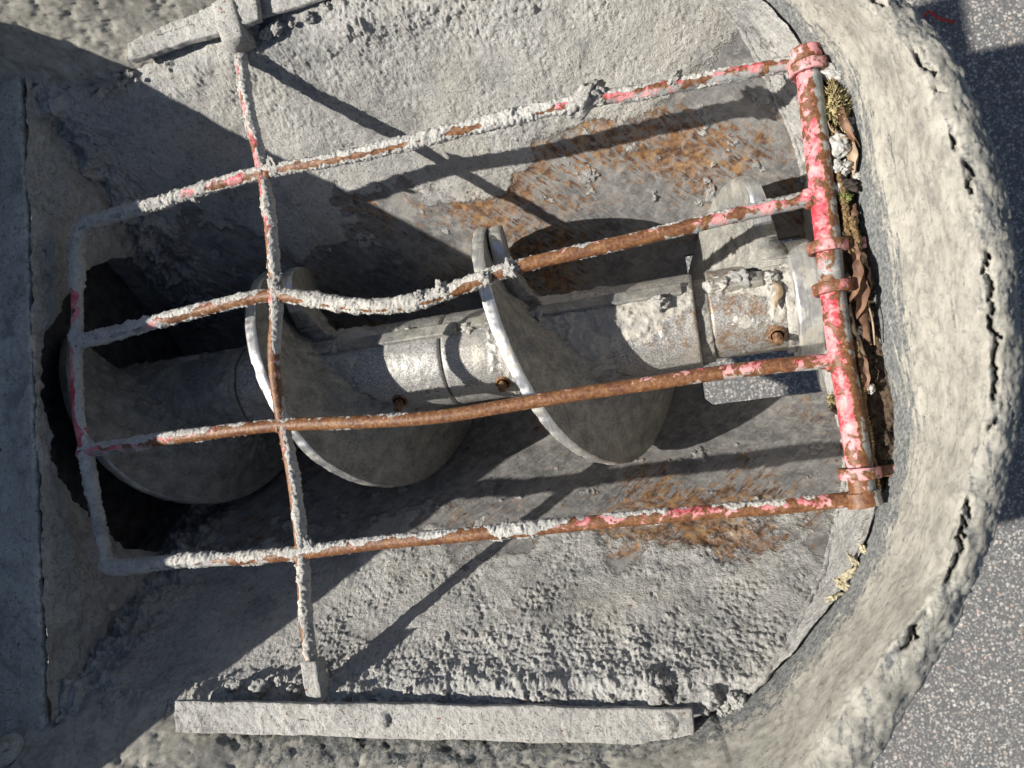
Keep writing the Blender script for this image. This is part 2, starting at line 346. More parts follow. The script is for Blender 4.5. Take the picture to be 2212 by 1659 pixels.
def build_trough():
    st = .00135
    xs = np.arange(-1.032, .202, st); ys = np.arange(AX_Y - .487, AX_Y + .4871, st)
    X, Y = np.meshgrid(xs, ys, indexing='ij'); hw = Y - AX_Y; Z = trough_z(hw)
    P = np.stack([X, Y, Z], -1); ahw = np.abs(hw)
    slope = np.gradient(Z, st, axis=1); N = np.stack([0 * X, -slope, 1 + 0 * X], -1); N /= np.linalg.norm(N, axis=-1)[..., None]
    n_lo = fbm(P, 6, 4, seed=1); n_md = fbm(P, 30, 3, seed=2)
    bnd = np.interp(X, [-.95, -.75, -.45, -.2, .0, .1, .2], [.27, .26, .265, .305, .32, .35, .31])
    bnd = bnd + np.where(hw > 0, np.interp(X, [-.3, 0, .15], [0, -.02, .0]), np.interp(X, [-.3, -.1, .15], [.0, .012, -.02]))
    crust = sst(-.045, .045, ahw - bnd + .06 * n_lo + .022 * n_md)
    dab = sst(.62, .80, fbm(P, 22, 5, .6, seed=5)); crust = np.maximum(crust, dab * .9 * sst(.16, .22, ahw))
    thin = np.interp(X, [-.2, .03, .13], [1, .8, .45]) * np.interp(X, [-.9, -.5], [.7, 1]); scr = .35 + .65 * sst(-.18, .22, fbm(P, 11, 4, .6, seed=14)) ; scr = np.maximum(scr, sst(.36, .42, ahw))
    fine = fbm(P, 170, 3, .7, seed=3); med = fbm(P, 70, 4, .6, seed=4)
    lump = np.maximum(fbm(P, 34, 4, .62, seed=9) - .12, 0)
    amp = np.interp(X, [-.93, -.6, -.3, .05, .15], [.0006, .0010, .0015, .0012, .0006])
    bank = np.maximum(fbm(P, 9, 3, seed=13) + .15, 0)
    d = crust * (.0022 * thin + amp * .85 * scr * (fine + .9 * med) + .0040 * n_lo * thin + .0012 * n_md)
    low = np.where(hw < 0, sst(.32, .40, ahw), sst(.34, .42, ahw) * .5) * sst(-.72, -.55, X)
    d += crust * low * thin * scr * (.0042 * lump * (.75 + .5 * fine) + .0007 * fine)
    d += crust * .0065 * sst(.40, .45, ahw) * np.maximum(fbm(P, 22, 5, .62, seed=12), 0) * (1 + .4 * fine)
    d += crust * .010 * bank * sst(.40, .45, ahw)
    d += (1 - crust) * .0004 * fbm(P, 60, 3, seed=6)
    d += sst(-.82, -.93, X) * sst(-1.0, -.93, X) * .018 * (1 + .8 * n_md + .5 * med) * sst(.1, .24, ahw)
    P = P + N * d[..., None]
    keep = (X < xr(Y) + .006)
    hx0, hx1, hy0, hy1 = HOLE; r_ = .012
    inhole = (X > hx0) & (X < hx1) & (Y > hy0) & (Y < hy1) & ~(((X - hx0) + (Y - hy0)) < r_)
    keep &= ~inhole
    F = grid_faces(len(xs), len(ys), keep=keep.ravel())[:, ::-1]
    G = lambda x0, h0, sx, sh: np.exp(-((X - x0) / sx) ** 2 - ((hw - h0) / sh) ** 2)
    stain = 1.3 * G(-.03, -.30, .11, .055) + 1.1 * G(-.16, -.24, .09, .05) + .9 * G(-.30, .24, .10, .05) + .7 * G(-.12, .27, .16, .05) + .7 * G(.02, .24, .06, .04)
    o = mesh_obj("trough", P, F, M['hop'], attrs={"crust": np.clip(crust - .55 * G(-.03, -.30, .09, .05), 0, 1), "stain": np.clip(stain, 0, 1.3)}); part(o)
    # outer skin, 9 mm below
    xs = np.linspace(-1.030, .198, 120); ys = np.linspace(AX_Y - .487, AX_Y + .487, 140); X, Y = np.meshgrid(xs, ys, indexing='ij')
    Z = trough_z(Y - AX_Y) - .011; k = (X < xr(Y) + .004); sx, sy = xs[1] - xs[0], ys[1] - ys[0]
    k &= ~((X > hx0 - sx) & (X < hx1 + sx) & (Y > hy0 - sy) & (Y < hy1 + sy))
    part(mesh_obj("outer_skin", np.stack([X, Y, Z], -1), grid_faces(120, 140, keep=k.ravel())[:, ::-1], M['black']))
    # lip of the clean-out opening
    hs = [(hx0 + r_, hy0), (hx1, hy0), (hx1, hy1), (hx0, hy1), (hx0, hy0 + r_)]; ring = []
    for i in range(5):
        a, b_ = np.array(hs[i]), np.array(hs[(i + 1) % 5]); k = max(2, int(np.linalg.norm(b_ - a) / .004))
        ring += [a + (b_ - a) * t for t in np.linspace(0, 1, k, endpoint=False)]
    ring = np.array(ring); zt = trough_z(ring[:, 1] - AX_Y); ctr = np.array([(hx0 + hx1) / 2, (hy0 + hy1) / 2])
    outw = ring + (ring - ctr) / np.linalg.norm(ring - ctr, axis=1)[:, None] * .004
    V = np.stack([np.c_[outw, zt + .0012], np.c_[ring, zt + .0006], np.c_[ring, zt - .012], np.c_[outw, zt - .013]], 0)
    part(mesh_obj("opening_lip", V, grid_faces(4, len(ring), wrap=True), M['black']))
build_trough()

PE = np.array([at(x, y, .04) for x, y in [(50, 150), (50, 190), (60, 400), (75, 800), (90, 1200), (100, 1480), (104, 1560)]])[::-1]; PE_Y, PE_X = PE[:, 1], PE[:, 0]
def build_end():
    # D shaped upright end wall from the ledge down to the trough floor
    hws = np.concatenate([np.linspace(-.475, -.2, 220), np.linspace(-.199, .199, 260), np.linspace(.2, .475, 220)])
    base = np.minimum(np.interp(np.abs(hws), HWX[:, 0], HWX[:, 1]), X_END); Yw = hws + AX_Y
    zb = np.maximum(trough_z(hws) - .01, -.47); top = np.where(np.abs(hws) < .24, -.030, -.030 + .030 * sst(.24, .29, np.abs(hws)))
    rows = 110; T = np.linspace(0, 1, rows)[:, None]
    Z = zb + (top - zb) * T; P = np.stack([base + 0 * Z, Yw + 0 * Z, Z], -1)
    tx = np.gradient(base); ty = np.gradient(Yw); nn = np.stack([-ty, tx, 0 * tx], -1); nn /= np.linalg.norm(nn, axis=1)[:, None]
    d = .0016 * fbm(P, 50, 5, .6, seed=21) + .002 + .0025 * np.maximum(fbm(P, 20, 3, seed=22), 0)
    P = P + nn * d[..., None]
    cr = .72 + .35 * fbm(P, 12, 4, seed=23)
    part(mesh_obj("end_wall", P, grid_faces(rows, len(hws))[:, ::-1], M['hop'], attrs={"crust": cr}))
    # weld beads where end wall meets the sloping sides
    for sg in (-1, 1):
        hh = np.linspace(.20, .455, 160); pts = np.stack([np.minimum(np.interp(hh, HWX[:, 0], HWX[:, 1]), X_END) - .003, AX_Y + sg * hh, trough_z(hh) + .004], -1)
        V, N, L, th = tube(pts, .0042, 14); V = V + N * (.0016 * fbm(V, 90, 4, .6, seed=31))[..., None]
        part(mesh_obj("weld_bead", V, grid_faces(len(pts), 14, wrap=True)[:, ::-1], M['hop'], attrs={"crust": np.full(V.shape[:2], .9)}))
    # ledge behind the hinge pipe, filled with litter soil
    Ys = np.linspace(AX_Y - .25, AX_Y + .262, 380); us = np.linspace(0, 1, 40); U, YY = np.meshgrid(us, Ys, indexing='ij')
    x1 = xr(YY) + .010; XX = .163 + (x1 - .163) * U; P = np.stack([XX, YY, -.012 - .012 * sst(.168, .163, XX)], -1)
    P[..., 2] += .006 * fbm(P, 45, 4, .6, seed=25) + .004 * np.maximum(fbm(P, 120, 3, seed=26), 0)
    part(mesh_obj("ledge", P, grid_faces(40, 380)[:, ::-1], M['soil']))
    # plate with an arched opening at the machine end
    th = np.linspace(math.radians(-25), math.radians(205), 420); rr = np.linspace(0, 1, 80); RR, TH = np.meshgrid(rr, th, indexing='ij')
    ri = .264 + .007 * fbm(np.stack([np.cos(TH), np.sin(TH), 0 * TH], -1), 4, 5, .6, seed=41)
    cx, sx_ = np.cos(TH), np.sin(TH)
    ro = np.minimum(.50 / np.maximum(np.abs(cx), 1e-3), (.287 + 0 * TH) / np.maximum(sx_, 1e-3)); ro = np.maximum(ro, ri + .012)
    Rr = ri + (ro - ri) * RR; P = np.stack([np.full_like(Rr, 0), AX_Y + Rr * cx, AX_Z + Rr * sx_], -1); P[..., 0] = np.interp(P[..., 1], PE_Y, PE_X) - .016
    P[..., 0] += .006 * fbm(P, 16, 5, .6, seed=42) + .016 * (1 - np.exp(-((Rr - ri) / .03))) + .004 * fbm(P, 60, 4, .6, seed=43)
    part(mesh_obj("inlet_plate", P, grid_faces(80, 420), M['cem']))
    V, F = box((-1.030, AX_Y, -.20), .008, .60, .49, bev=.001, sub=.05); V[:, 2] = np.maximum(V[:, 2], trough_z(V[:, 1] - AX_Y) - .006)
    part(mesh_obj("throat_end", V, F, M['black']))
    # bearing boss on the end wall
    V, F, ex = tube_mesh([(X_END + .004, AX_Y, AX_Z), (X_END - .012, AX_Y, AX_Z), (X_END - .0125, AX_Y, AX_Z)], np.array([.062, .062, .04]), 64)
    part(mesh_obj("bearing_boss", V, F, M['black'], extra=ex))
build_end()

# machine-side panel (its top edge runs across the hopper end)
def build_panel():
    edge = [(50, 150), (50, 190), (60, 400), (75, 800), (90, 1200), (100, 1480), (104, 1560)]
    e = np.array([at(x, y, .04) for x, y in edge]); Ys = np.linspace(-.36, .66, 700); xe = np.interp(Ys, e[::-1, 1], e[::-1, 0])
    prof = [(-.006, -.014), (.001, -.012), (.003, -.008), (.002, -.003), (0, 0)] + [(-t, .0 - .004 * min(t / .05, 1)) for t in np.arange(.0025, .46, .0026)]
    prof = np.array(prof); V = np.zeros((len(prof), len(Ys), 3))
    V[..., 0] = xe[None] - .010 + prof[:, 0:1]; V[..., 1] = Ys[None]; V[..., 2] = .040 + prof[:, 1:2]
    nz = fbm(V, 40, 5, .62, seed=51)
    V[..., 2] += .0018 * nz + .002 * fbm(V, 9, 3, seed=53) + .0016 * np.maximum(fbm(V, 70, 4, .65, seed=55), -.1); V[..., 0] += .0032 * nz * (prof[:, 0:1] > -.01) + .002 * fbm(V, 90, 3, seed=54) * (prof[:, 0:1] > -.004)
    part(mesh_obj("machine_side_panel", V, grid_faces(len(prof), len(Ys))[:, ::-1], M['panel']))
build_panel()

# hood: its upper right edge must lie on the shadow plane x = -.742 - 1.103*z
hx = -1.10; hz = (-.742 - hx) / 1.1032
V, F = box((hx - .05, .143, hz / 2 + .01), .10, 1.454, hz - .02, bev=.002, sub=.04)
part(mesh_obj("pump_body_hood", V, F, M['panel']))

# ------------------------------------------------------------------ rubber collar
def build_collar():
    base = [(-1.2, -.268), (-1.0, -.270), (-.85, -.275), (-.76, -.284), (-.68, -.302), (-.6, -.328), (-.3, -.342), (-.12, -.340), (-.05, -.329)]
    base += [(np.interp(h, HWX[:, 0], HWX[:, 1]), AX_Y - h) for h in (.455, .416, .385, .354, .327, .3, .275, .25, .2, .15, .06)]
    base += [(np.interp(h, HWX[:, 0], HWX[:, 1]), AX_Y + h) for h in (.0, .06, .15, .2, .25, .275, .3, .327, .354, .385, .416, .455)]
    base += [(-.05, .621), (-.12, .632), (-.3, .640), (-.5, .636), (-.62, .622), (-.74, .606), (-.93, .598), (-1.2, .596)]
    base = spline(np.array([(a, b, 0) for a, b in base]), .004)
    inn = [(1740, 1659, .2), (1800, 1560, .2), (1900, 1430, .2), (1960, 1350, .2), (2035, 1250, .2), (2080, 1080, .2), (2118, 950, .2), (2135, 830, .2), (2125, 650, .2), (2098, 470, .195), (2050, 300, .185), (1985, 150, .165), (1870, 0, .14)]
    out = [(1880, 1659, .19), (1950, 1550, .19), (2050, 1380, .19), (2095, 1290, .19), (2140, 1190, .19), (2180, 1040, .19), (2198, 920, .19), (2207, 790, .19), (2203, 640, .19), (2185, 450, .185), (2140, 300, .175), (2060, 110, .155), (1960, 0, .13)]
    I = [(-1.2, -.44, .19), (-.7, -.445, .19), (-.3, -.445, .19), (-.1, -.40, .2), (-.02, -.355, .2)] + [tuple(at(*p)) for p in inn] + [(.14, .47, .13), (.08, .56, .12), (-.02, .63, .12), (-.2, .675, .12), (-.7, .680, .17), (-1.2, .680, .18)]
    O = [(-1.2, -.48, .18), (-.7, -.485, .18), (-.3, -.483, .18), (-.09, -.435, .19), (0.01, -.385, .19)] + [tuple(at(*p)) for p in out] + [(.185, .48, .12), (.12, .58, .11), (.0, .66, .11), (-.2, .71, .11), (-.7, .715, .16), (-1.2, .735, .17)]
    n = 1100
    def resample_x(P):
        P = spline(np.array(P), .004); L = np.r_[0, np.cumsum(np.linalg.norm(np.diff(P, axis=0), axis=1))]; return P, L
    # pair the three curves by matching direction angle from a centre on the left axis
    c0 = np.array([-.45, AX_Y])
    def byang(P):
        P = spline(np.array(P, float), .003); q = P[:, :2] - c0
        a = np.unwrap(np.arctan2(q[:, 1], q[:, 0])); return a, P
    res = []
    A0 = np.linspace(-2.45, 2.45, n * 3)
    aB, PB = byang(base); aI, PI_ = byang(I); aO, PO = byang(O)
    lo = max(aB[0], aI[0], aO[0]); hi_ = min(aB[-1], aI[-1], aO[-1]); A = np.linspace(lo, hi_, n * 3)
    ii = lambda a, P: np.stack([np.interp(A, a, P[:, k]) for k in range(3)], -1)
    B, Ii, Oo = ii(aB, PB), ii(aI, PI_), ii(aO, PO)
    L = np.r_[0, np.cumsum(np.linalg.norm(np.diff(B, axis=0), axis=1))]; uu = np.linspace(0, L[-1], n); rs = lambda Q: np.stack([np.interp(uu, L, Q[:, k]) for k in range(3)], -1)
    B, Ii, Oo = rs(B), rs(Ii), rs(Oo)
    outd = Oo - Ii; outd[:, 2] = 0; outd /= np.linalg.norm(outd, axis=1)[:, None]
    B[:, 2] = -.012 + np.where(B[:, 0] < -.05, .010, 0)
    rows = []; film = []
    roll = np.clip(sst(.12, .05, B[:, 0]), 0, 1)[:, None]
    for t in np.linspace(0, 1, 90):
        p = B + (Ii - B) * t; p = p + outd * (.010 * math.sin(math.pi * min(t * 1.2, 1)) * (1 - .3 * t)) * (1 - roll * .0)
        rows.append(p); film.append(.24 + .50 * sst(.02, .40, t) + .25 * sst(-.6, -.75, B[:, 0]))
    for t in np.linspace(.06, 1, 22):
        p = Ii + (Oo - Ii) * t; p = p + np.array([0, 0, 1]) * .006 * math.sin(math.pi * t); rows.append(p); film.append(np.full(n, .60))
    bot = B.copy() + outd * .055; bot[:, 2] = -.06
    for t in np.linspace(.05, 1, 24): rows.append(Oo + (bot - Oo) * t + outd * .012 * math.sin(math.pi * t)); film.append(np.full(n, .58))
    V = np.stack(rows, 0); film = np.stack(film, 0)
    dU = np.gradient(V, axis=1); dT = np.gradient(V, axis=0); N = np.cross(dU, dT); N /= np.maximum(np.linalg.norm(N, axis=-1), 1e-9)[..., None]
    d = .0011 * fbm(V, 10, 3, seed=61) + .0004 * fbm(V, 110, 3, .6, seed=62) + .0003 * fbm(V * np.array([1.6, .5, 1.6]), 60, 4, .6, seed=63)
    rim = np.zeros(V.shape[:2]); rim[86:114] = 1
    d = d + rim * (.0008 * fbm(V, 30, 4, .6, seed=64) + .0020 * np.round(1.6 * fbm(V, 55, 3, .6, seed=65) + .5) * .6 + .0009 * fbm(V, 230, 2, .7, seed=67))
    # torn cracks along the inner corner of the rim
    ridx = np.arange(V.shape[0])[:, None]; wave = 92 + 3.5 * fbm(np.stack([uu * 1.0, uu * 0, uu * 0], -1), 30, 7, .78, seed=66)[None]
    act = sst(.06, .20, fbm(np.stack([uu, uu * 0 + 3, uu * 0], -1), 9, 4, .6, seed=68))[None]
    crack = np.exp(-((ridx - wave) / (.75 + .9 * np.abs(fbm(np.stack([uu, uu * 0, uu * 0 + 9], -1), 30, 3, seed=69))[None])) ** 2) * act
    V = V + N * d[..., None]; V[..., 2] -= .018 * crack; V += outd[None] * (.005 * crack)[..., None]
    # lower left and the straight sides: cement splatter near the clamps
    spl = sst(.0, -.2, V[..., 0]) * np.maximum(fbm(V, 40, 4, .6, seed=70), 0) * .004
    V = V + N * spl[..., None]
    film = film + sst(.02, -.1, V[..., 0]) * .12 
    part(mesh_obj("rubber_collar", V, grid_faces(V.shape[0], n), M['rub'], attrs={"film": film}))
build_collar()

# washer with bolt head on the lower left of the collar
c = at(10, 1622, .066)
th = np.linspace(0, 2 * np.pi, 49)[:-1]; wn = np.array([0, .76, .65]); wu = np.array([1., 0, 0]); wv = np.cross(wn, wu)
V = np.stack([np.stack([c + wu * r * math.cos(t) + wv * r * math.sin(t) + wn * z for t in th]) for r, z in ((.024, -.004), (.024, .003), (.021, .005), (.009, .005), (.009, .009), (.003, .0095))])
part(mesh_obj("washer", rough(V, .0008, 60, 3, 5), grid_faces(6, 48, wrap=True), M['panel'], extra=[list(range(240, 288))]))

# ------------------------------------------------------------------ clamp strips
def strip(name, a, b, width, thick, seed, tilt=0.0, mat='cemr', irregular=.002, extra_bumps=()):
    a, b = np.array(a), np.array(b); L = np.linalg.norm(b - a); t = (b - a) / L; n = np.array([-t[1], t[0], 0]); n /= np.linalg.norm(n)
    n = n * math.cos(tilt) + np.array([0, 0, 1]) * math.sin(tilt); u = np.cross(t, n); ax = np.stack([t, n, u], 1)
    V, F = box((0, 0, 0), L, width, thick, bev=.0018, sub=.0020)
    V[:, 1] += irregular * fbm(V * [1, 0, 0], 14, 4, seed=seed) * np.sign(V[:, 1])
    top = sst(-.2, .4, V[:, 2] / thick)
    V[:, 2] += top * (.0012 * fbm(V, 120, 4, .7, seed=seed + 1) + .0028 * np.maximum(fbm(V, 30, 4, .65, seed=seed + 2), 0) * sst(.1, -.2, V[:, 0] / L) + .0008 * fbm(V, 25, 3, seed=seed + 3))
    for (u0, v0, r, h) in extra_bumps:
        dd = np.hypot(V[:, 0] - (u0 - .5) * L, V[:, 1] - v0 * width); V[:, 2] += top * h * np.sqrt(np.clip(1 - (dd / r) ** 2, 0, 1))
    return part(mesh_obj(name, (a + b) / 2 + V @ ax.T, F, M[mat]))
zs = .016
a0, b0 = at(382, 1546, .036), at(1500, 1570, zs)
strip("clamp_strip", a0, b0, .041, .009, 91, mat='cemr', extra_bumps=[(.44, .05, .010, .007), (.955, .1, .012, .006)])
a1, b1 = at(282, 102, zs + .012), at(560, 12, zs + .012)
strip("clamp_strip", a1, b1, .047, .012, 95, mat='cem', irregular=.003)
strip("clamp_strip", at(560, 12, zs) , at(560, 12, zs) + (b1 - a1) / np.linalg.norm(b1 - a1) * .5 + [0, .0, 0], .040, .008, 97, mat='cem')

# sockets holding the cross bar
def socket(pts, r, seed, flat=True):
    P = spline(pts, .0015); V, N, L, th = tube(P, r, 40)
    sq = (np.abs(np.cos(th)) ** 6 + np.abs(np.sin(th)) ** 6) ** (-1 / 6); V = P[:, None] + N * (r * sq)[None, :, None]
    V = V + N * (.0012 * fbm(V, 50, 4, .6, seed=seed))[..., None]; n = len(P)
    return part(mesh_obj("bar_socket", V, grid_faces(n, 40, wrap=True)[:, ::-1], M['cemr'], extra=[list(range(40)), list(range((n - 1) * 40, n * 40))[::-1]]))
socket([at(676, 1425, .006), at(682, 1470, .006), at(690, 1514, .006)], .0125, 101)
socket([at(486, -20, .02), at(502, 40, .02), at(518, 100, .02)], .0185, 103)

# ------------------------------------------------------------------ lumps of set cement along rims (parts of the hopper crust)
random.seed(5)
def blob(c, r, seed, name, mat, parent=None, sq=(1, 1, .7), rgh=.35, sub=18):
    th = np.linspace(0, 2 * np.pi, sub * 2 + 1)[:-1]; ph = np.linspace(.12, np.pi - .12, sub); PH, TH = np.meshgrid(ph, th, indexing='ij')
    D = np.stack([np.sin(PH) * np.cos(TH), np.sin(PH) * np.sin(TH), np.cos(PH)], -1)
    R = 1 + rgh * fbm(D + seed * .77, 1.5, 4, .6, seed=seed); V = D * R[..., None] * r * np.array(sq)
    a = random.random() * 6.28; ca, sa = math.cos(a), math.sin(a); V = V @ np.array([[ca, sa, 0], [-sa, ca, 0], [0, 0, 1]])
    n = len(th)
    return mesh_obj(name, V + np.asarray(c), grid_faces(sub, n, wrap=True), mat, parent, extra=[list(range(n))[::-1], list(range((sub - 1) * n, sub * n))])
lp = []
for k in range(16):      # crumbs under the top edge, left of the strip
    t = random.random(); px = 190 + 110 * t + random.uniform(-6, 6); py = 196 - 50 * t + random.uniform(-2, 26); lp.append((px, py, .006, random.uniform(.0028, .0065)))
for k in range(14):
    t = random.random(); px = 540 + 170 * t; py = 66 - 62 * t + random.uniform(-4, 26); lp.append((px, py, .006, random.uniform(.0035, .009)))
for k in range(9):
    px = random.uniform(400, 640); py = 1490 + random.uniform(-26, 12); lp.append((px, py, .004, random.uniform(.003, .006)))
for k in range(20):
    t = random.random(); px = 1512 + 95 * t + random.uniform(-10, 10); py = 1580 - 62 * t + random.uniform(-34, 4); lp.append((px, py, .004, random.uniform(.003, .008)))
lp += [(1425, 1500, .004, .014), (1535, 1505, .004, .013), (960, 1500, .004, .006), (880, 1492, .004, .005), (560, 1487, 0, .012), (500, 1480, 0, .008)]
for i, (px, py, z, r) in enumerate(lp):
    part(blob(at(px, py, z), r, 200 + i, "cement_lump", M['cem'], sq=(1, .9, .75), rgh=.5, sub=14))

# ------------------------------------------------------------------ grate
grate = empty("hinged_grate", tuple(at(1865, 1085, 0))); bpy.context.view_layer.update()
tag(grate, "bent rusty bar grate with faded red paint and cement crust, hinged over the auger", "grate")
def bar(name, px, r, prof, z=0.0, seed=0, parent=None, seg=36, ends=True, ps=1):
    """prof: rows (t, crust_up, crust_dn, paint, grey)"""
    pts = np.array([at(p[0], p[1], (p[2] if len(p) > 2 else z)) for p in px]); P = spline(pts, .0012)
    V, N, L, th = tube(P, r, seg); t = L / L[-1]; prof = np.array(prof, float); g = lambda k: np.interp(t, prof[:, 0], prof[:, k])[:, None]
    C = np.cos(th)[None]; S = np.sin(th)[None]
    # which lateral side points to +Y (or +X for cross bars)
    sideY = N[:, 0, 1] + N[:, 0, 0] * .3; sg = np.where(sideY >= 0, 1, -1)[:, None]
    # crust clings to one flank (upper, towards +Y / right) and to a thin line below
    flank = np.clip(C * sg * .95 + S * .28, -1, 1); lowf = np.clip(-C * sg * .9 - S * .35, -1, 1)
    nz = fbm(V, 22, 4, .6, seed=seed); nf = fbm(V, 130, 4, .6, seed=seed + 1)
    q = g(1); cu = sst(1.02 - 1.9 * q, 1.5 - 1.9 * q, flank + .75 * nz + .2 * nf + .35)
    cl = sst(1.0 - 1.1 * g(2), 1.35 - 1.1 * g(2), lowf + .5 * nz + .25 * nf + .1)
    cr = np.clip(np.maximum(cu, cl), 0, 1) * (q > 0.01)
    rag = np.maximum(fbm(V, 70, 4, .7, seed=seed + 2), -.2)
    rg2 = np.maximum(fbm(V, 260, 3, .7, seed=seed + 7), -.25)
    d = cr * (.0004 + .0007 * q + .0026 * q * np.maximum(nz + .3, 0) + .0026 * (q + .2) * rag + .0016 * rg2)
    d += .00025 * fbm(V, 160, 3, seed=seed + 5)
    V = V + N * d[..., None]
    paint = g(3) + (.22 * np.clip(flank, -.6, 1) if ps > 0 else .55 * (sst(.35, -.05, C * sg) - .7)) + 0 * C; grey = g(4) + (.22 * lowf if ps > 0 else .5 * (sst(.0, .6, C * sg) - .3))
    n = len(P); ex = [list(range(seg)), list(range((n - 1) * seg, n * seg))[::-1]] if ends else None
    o = mesh_obj(name, V, grid_faces(n, seg, wrap=True)[:, ::-1], M['bar'], attrs={"crust": cr, "paint": paint, "grey": grey}, extra=ex)
    return part(o, parent or grate)
#                                   t, up, dn, paint, grey
bar("long_bar", [(170, 497), (190, 482), (235, 468), (290, 452), (345, 438), (450, 404), (575, 371), (700, 349), (850, 316), (945, 293), (1100, 254), (1250, 221), (1400, 196), (1560, 165), (1700, 139), (1745, 131)], .0083,
    [(0, .85, .9, .2, .9), (.12, .9, .9, .3, .8), (.2, .42, .5, .55, .5), (.27, .34, .3, .58, .2), (.36, .28, .5, .1, .1), (.45, .5, .6, .05, .1), (.55, .42, .6, .1, .1), (.62, .4, .5, .1, .1), (.66, .95, .7, .3, .3), (.71, .62, .6, .5, .3), (.73, .3, .3, .62, .4), (.8, .45, .3, .5, .5), (.88, .08, .25, .38, .6), (1, .03, .1, .42, .5)], seed=301)
bar("long_bar", [(168, 738), (205, 732), (250, 719), (330, 697), (430, 671), (520, 649), (590, 638), (660, 644), (760, 660), (860, 660), (950, 637), (1050, 600), (1150, 568), (1300, 534), (1450, 499), (1600, 462), (1700, 440), (1762, 426)], .0087,
    [(0, .8, .9, .3, .9), (.1, .75, .7, .4, .7), (.16, .36, .4, .30, .4), (.25, .33, .25, .10, .1), (.33, .36, .3, .05, .1), (.42, .55, .5, .02, .1), (.52, .58, .4, .02, .1), (.58, .5, .4, .02, .1), (.62, .42, .4, .02, .05), (.655, .10, .2, .0, -.1), (.76, .06, .2, .0, -.1), (.84, .05, .1, .15, .3), (.9, .02, .05, .40, .48), (1, .02, .05, .48, .55)], seed=311)
bar("long_bar", [(178, 974), (260, 964), (330, 952), (430, 939), (600, 919), (800, 911), (950, 900), (1100, 876), (1250, 851), (1400, 829), (1550, 806), (1700, 788), (1812, 779)], .0087,
    [(0, .35, .4, .6, .7), (.1, .3, .25, .5, .55), (.17, .22, .1, .3, .2), (.25, .14, .05, .12, 0), (.3, .06, .03, .0, 0), (.4, .02, .0, 0, -.1), (.5, .01, .0, 0, -.2), (.78, .0, .0, .0, -.1), (.85, .0, .0, .28, .3), (1, .0, .0, .38, .4)], seed=321)
bar("long_bar", [(222, 1219), (260, 1225), (300, 1222), (400, 1211), (500, 1208), (650, 1195), (800, 1175), (1000, 1156), (1150, 1142), (1300, 1127), (1500, 1109), (1700, 1093), (1875, 1074)], .0086,
    [(0, .75, .7, .3, .9), (.1, .6, .6, .3, .8), (.18, .5, .3, .2, .55), (.3, .35, .2, .2, .2), (.42, .22, .15, .12, .05), (.55, .15, .1, .06, 0), (.59, .6, .2, .1, .2), (.63, .55, .15, .2, .2), (.68, .12, .1, .32, .05), (.85, .05, .08, .34, 0), (1, .03, .05, .33, .1)], seed=331)
bar("end_bar", [(176, 486), (166, 530), (166, 600), (167, 680), (165, 740), (165, 830), (170, 900), (184, 970), (200, 1060), (214, 1140), (230, 1222)], .0083,
    [(0, .9, .9, .2, .9), (.17, .8, .8, .35, .9), (.2, .1, .3, .75, .5), (.28, .3, .3, .6, .6), (.33, .75, .5, .4, .8), (.37, .12, .1, .85, .4), (.62, .05, .1, .9, .3), (.67, .5, .5, .4, .8), (.8, .55, .5, .4, .9), (1, .6, .6, .35, .9)], seed=341)
XB = bar("cross_bar", [(517, 88, .004), (520, 130, .002), (528, 190), (540, 250), (560, 340), (577, 430), (590, 560), (598, 650), (591, 760), (600, 860), (614, 930), (629, 1010), (643, 1110), (652, 1200), (657, 1300), (667, 1400), (672, 1432)], .0080,
    [(0, .5, .5, .35, .8), (.04, .4, .3, .45, .6), (.1, .34, .2, .48, .4), (.2, .38, .2, .52, .4), (.26, .34, .1, .6, .3), (.33, .36, .1, .45, .1), (.42, .36, .1, .30, .1), (.5, .2, .1, .12, .0), (.57, .08, .08, .02, -.1), (.63, .12, .05, .3, 0), (.66, .45, .1, .3, .1), (.76, .42, .1, .2, .0), (.83, .5, .2, .2, .2), (.9, .55, .1, .12, .1), (1, .5, .1, .05, .1)], seed=351)
bar("hinge_pipe", [(1742, 112), (1748, 170), (1757, 250), (1766, 330), (1774, 400), (1786, 500), (1798, 620), (1808, 700), (1818, 770), (1832, 850), (1843, 920), (1855, 1000), (1862, 1050), (1867, 1082)], .0140,
    [(0, .0, .0, .40, .5), (.1, .0, .0, .42, .7), (.2, .0, .0, .46, .2), (.4, .0, .0, .52, .2), (.5, .0, .0, .15, .8), (.56, .0, .0, .54, .4), (.7, .0, .0, .34, .1), (.85, .0, .0, .50, .1), (.95, .0, .0, .25, .4), (1, .0, .0, .2, .4)], seed=361, seg=48, ps=-1)
# welds at the crossings
for i, (px, py, r, pt) in enumerate([(575, 371, .0115, .45), (596, 644, .0115, .4), (608, 919, .0112, .3), (648, 1196, .0115, .3), (168, 738, .0120, .4), (180, 974, .0115, .7), (1752, 428, .0125, .6), (1806, 781, .0130, .55)]):
    o = blob(at(px, py, 0), r, 400 + i, "weld", M['bar'], sq=(1.05, 1.0, .78), rgh=.22); part(o, grate)
    nv = len(o.data.vertices)
    for k, v in (("paint", pt), ("grey", .4), ("crust", .25 if i < 5 else 0)):
        o.data.attributes.new(k, 'FLOAT', 'POINT').data.foreach_set("value", np.full(nv, v, np.float32))
